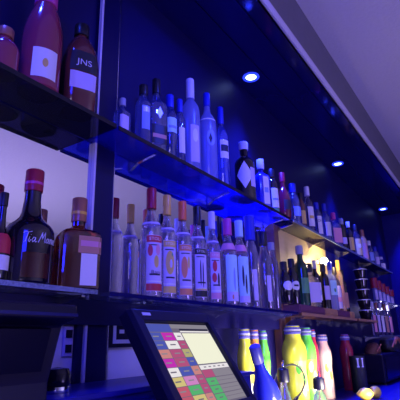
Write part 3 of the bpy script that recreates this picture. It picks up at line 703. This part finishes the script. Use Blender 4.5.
t = thing('blue_spirit_bottle', 'slanted blue bottle leaning in front of the yellow juice', 'bottle', (1.475, .70, -.268), None, (0, math.radians(-24), 0))
bm = bmesh.new(); lathe(bm, [(0, 0), (.040, 0), (.044, .006), (.045, .11), (.040, .14), (.026, .175), (.018, .20), (.0165, .24), (.0165, .268), (0, .27)], 28); link('body', bm, 'blue_bottle', t, True)
bm = bmesh.new(); lathe(bm, [(.018, .222), (.0195, .224), (.0195, .276), (.015, .280), (0, .280)], 20); link('cap', bm, 'collar', t, True)
bm = bmesh.new(); pfb = [(0, 0), (.044, .006), (.045, .11), (.04, .14), (.04, .2)]; patch(bm, pfb, .03, .10, -2.6, -1.4, .0008); link('label', bm, 'cap_blue', t, True)

# added fill light along the counter front, throwing light up on the juices
t = thing('fill_bar', 'added fill light bar along the counter front below the juice bottles', 'light', (1.85, .46, -.28))
bm = bmesh.new(); prism(bm, [(-.010, 0), (.012, 0), (.012, .006), (-.002, .016), (-.010, .016)], 'x', -.50, .50); link('housing', bm, 'black_plastic', t)
bm = bmesh.new(); prism(bm, [(.0135, .0062), (.0005, .0162), (-.001, .0152), (.0125, .0055)], 'x', -.49, .49); link('diffuser', bm, 'fill_bar_diffuser', t)
L = bpy.data.lights.new('fill_bar_glow', 'AREA'); L.shape = 'RECTANGLE'; L.size = .96; L.size_y = .02; L.energy = PW['bar']; L.color = (1, .90, .72); L.spread = math.radians(70)
o = bpy.data.objects.new('fill_bar_glow', L); COL.objects.link(o); o.parent = t; o.location = (0, .012, .020); o.rotation_euler = Vector((0, .36, .10)).to_track_quat('-Z', 'Y').to_euler()

t = thing('drinks_hose', 'thin black curved hose in front of the big yellow juice', 'hose', (1.50, .74, -.28))
bm = bmesh.new()
P_ = [(1.50, .745, -.2795), (1.52, .745, -.20), (1.60, .742, -.12), (1.72, .738, -.090), (1.82, .735, -.105), (1.865, .735, -.15), (1.83, .735, -.19), (1.76, .735, -.215)]
Q_ = []
for i in range(len(P_) - 1):
    a, b, c, d = [Vector(P_[max(0, min(len(P_) - 1, i + k))]) for k in (-1, 0, 1, 2)]
    for k in range(5):
        u = k / 5; Q_.append(.5 * (2 * b + (c - a) * u + (2 * a - 5 * b + 4 * c - d) * u * u + (3 * b - a - 3 * c + d) * u ** 3))
Q_.append(Vector(P_[-1]))
tube(bm, [q - Vector((1.50, .74, -.28)) for q in Q_], .0038); h_ = link('hose', bm, 'black_rubber', t, True)
bm = bmesh.new(); tube(bm, [(.27, -.005, .069), (.25, -.005, .063), (.225, -.006, .055)], [.006, .008, .006]); link('nozzle', bm, 'chrome', t, True)

# ------------------------------------------------------------------ right end of the counter
t = thing('tally_cup', 'dark cup with two white strokes before the dark red juice', 'cup', (2.67, .735, -.28))
bm = bmesh.new(); lathe(bm, [(0, 0), (.038, 0), (.040, .004), (.042, .19), (.040, .19), (.037, .01), (0, .008)], 28); link('cup_body', bm, 'black_rubber', t, True)
pfc = [(0, 0), (.038, 0), (.042, .20), (.042, .21)]; A = facing(2.67, .735, .7)
for a in (-.42, .22):
    bm = bmesh.new(); patch(bm, pfc, .135, .175, A + a, A + a + .2, .0008); b = link('white_stroke', bm, 'paper', t, True)
    for z in (.131, .173):
        bm = bmesh.new(); patch(bm, pfc, z, z + .006, A + a - .08, A + a + .28, .0010); link('serif', bm, 'paper', b, True)
t = thing('black_machine', 'black box shaped machine at the bottom right', 'machine', (3.5, .78, -.28))
boxo('housing', (-.40, .55, -.09, .09, .012, .185), 'black_plastic', t, .008)
for x, y in ((-.36, -.07), (.51, -.07), (-.36, .07), (.51, .07)):
    bm = bmesh.new(); lathe(bm, [(0, 0), (.014, 0), (.012, .012), (0, .012)], 12); link('foot', bm, 'black_rubber', t, loc=(x, y, 0))
boxo('front_panel', (-.36, .51, -.0935, -.09, .03, .165), 'black_gloss', t, .002)
t = thing('shoulder_bag', 'black bag with orange straps lying on the black machine', 'bag', (3.62, .745, -.095))
bm = bmesh.new(); lathe(bm, [(0, 0), (.10, 0), (.125, .02), (.13, .05), (.11, .082), (.06, .098), (0, .10)], 26)
for v in bm.verts: v.co.y *= .55
link('bag_body', bm, 'leather_black', t, True)
for s_ in (-.03, .03):
    bm = bmesh.new()
    tube(bm, [(-.11 + s_, -.045, .035), (-.09 + s_, -.066, .085), (-.03 + s_, -.058, .100), (.03 + s_, -.060, .09), (.08 + s_, -.068, .04), (.11 + s_, -.050, .02)], .006); link('strap', bm, 'strap_orange', t, True)
t = thing('leather_pouch', 'small brown leather pouch on the near end of the black machine', 'pouch', (3.22, .775, -.095))
bm = bmesh.new(); lathe(bm, [(0, 0), (.075, 0), (.085, .012), (.08, .035), (.055, .058), (0, .066)], 22)
for v in bm.verts: v.co.y *= .6; v.co.z += .25 * v.co.x * (v.co.z > .01) * .8
link('pouch_body', bm, 'leather_brown', t, True)
bm = bmesh.new(); tube(bm, [(-.07, -.042, .014), (-.02, -.052, .040), (.04, -.050, .058)], .003); link('zip', bm, 'strap_orange', t, True)
for i, (x, y) in enumerate(((2.34, .625), (2.43, .60))):
    t = thing('lemon', ('left one of the two lemons on the counter before the dark cup', 'right one of the two lemons on the counter before the dark cup')[i], 'lemon', (x, y, -.28), 'lemons on the counter')
    bm = bmesh.new(); lathe(bm, [(0, -.042), (.006, -.040), (.012, -.033), (.024, -.020), (.029, 0), (.024, .020), (.012, .033), (.006, .038), (0, .040)], 20)
    o = link('peel', bm, 'lemon_skin', t, True, (0, 0, .029)); o.rotation_euler = (PI / 2, 0, .6 + i)
    bm = bmesh.new(); lathe(bm, [(0, .0405), (.003, .040), (.003, .043), (0, .043)], 10); o2 = link('stem_end', bm, 'wood_tan', t, False, (0, 0, .029)); o2.rotation_euler = (PI / 2, 0, .6 + i)

# ================================================================== ROOM LIGHT, added unseen sources
def area(name, loc, target, size, power, col):
    L = bpy.data.lights.new(name, 'AREA'); L.shape = 'SQUARE'; L.size = size; L.energy = power; L.color = col
    o = bpy.data.objects.new(name, L); COL.objects.link(o); o.location = loc
    o.rotation_euler = (Vector(target) - Vector(loc)).to_track_quat('-Z', 'Y').to_euler()
    return o
area('room_fill_left', (-2.0, -1.2, .1), (1.2, .9, .3), .9, PW['left'], (.62, .52, 1))  # unseen lilac fill added from the left of the room
area('room_fill_blue', (-1.7, -1.0, 1.3), (1.4, .9, .3), .9, PW['blue'], (.012, .016, 1))  # unseen blue front fill added for the bottles
L = bpy.data.lights.new('bottle_fill_spot', 'SPOT'); L.energy = PW['fill_spot']; L.color = (.02, .04, 1); L.spot_size = math.radians(46); L.spot_blend = 1; L.shadow_soft_size = .05  # unseen blue spot added to brighten the upper bottles
o = bpy.data.objects.new('bottle_fill_spot', L); COL.objects.link(o); o.location = (.9, -.5, 1.46); o.rotation_euler = (Vector((1.22, .8, .72)) - o.location).to_track_quat('-Z', 'Y').to_euler()
area('room_uplight', (1.5, -2.2, -.9), (2.2, -1.0, 1.6), .8, PW['up'], (.40, .28, 1))
area('room_wall_wash', (2.0, -2.0, -.9), (2.0, -3.2, .8), .8, PW['wash'], (.75, .70, 1))
w = bpy.data.worlds.new('World'); SC.world = w; w.use_nodes = True
w.node_tree.nodes['Background'].inputs[0].default_value = (.05, .05, .3, 1); w.node_tree.nodes['Background'].inputs[1].default_value = .02

# ================================================================== CAMERA
cam = bpy.data.cameras.new('camera'); cam.sensor_width = 36; cam.lens = 36 * 440 / 400; cam.clip_start = .02
co = bpy.data.objects.new('camera', cam); COL.objects.link(co)
v1 = Vector((309, -135, -440)).normalized(); a_ = -35.; b_ = (309 * a_ + 440 * 440) / 135
u_ = Vector((a_, b_, -440)).normalized(); y_ = u_.cross(v1)
co.matrix_world = Matrix((v1, y_, u_)).to_4x4()      # rows: world axes seen from the lens
SC.camera = co
SC.view_settings.view_transform = 'Standard'; SC.view_settings.look = 'None'; SC.view_settings.gamma = 1; SC.view_settings.use_curve_mapping = False
SC.view_settings.exposure = PW['exp']
SC.cycles.use_denoising = True
SC.cycles.max_bounces = 8; SC.cycles.transparent_max_bounces = 24; SC.cycles.glossy_bounces = 4
SC.cycles.sample_clamp_indirect = 4
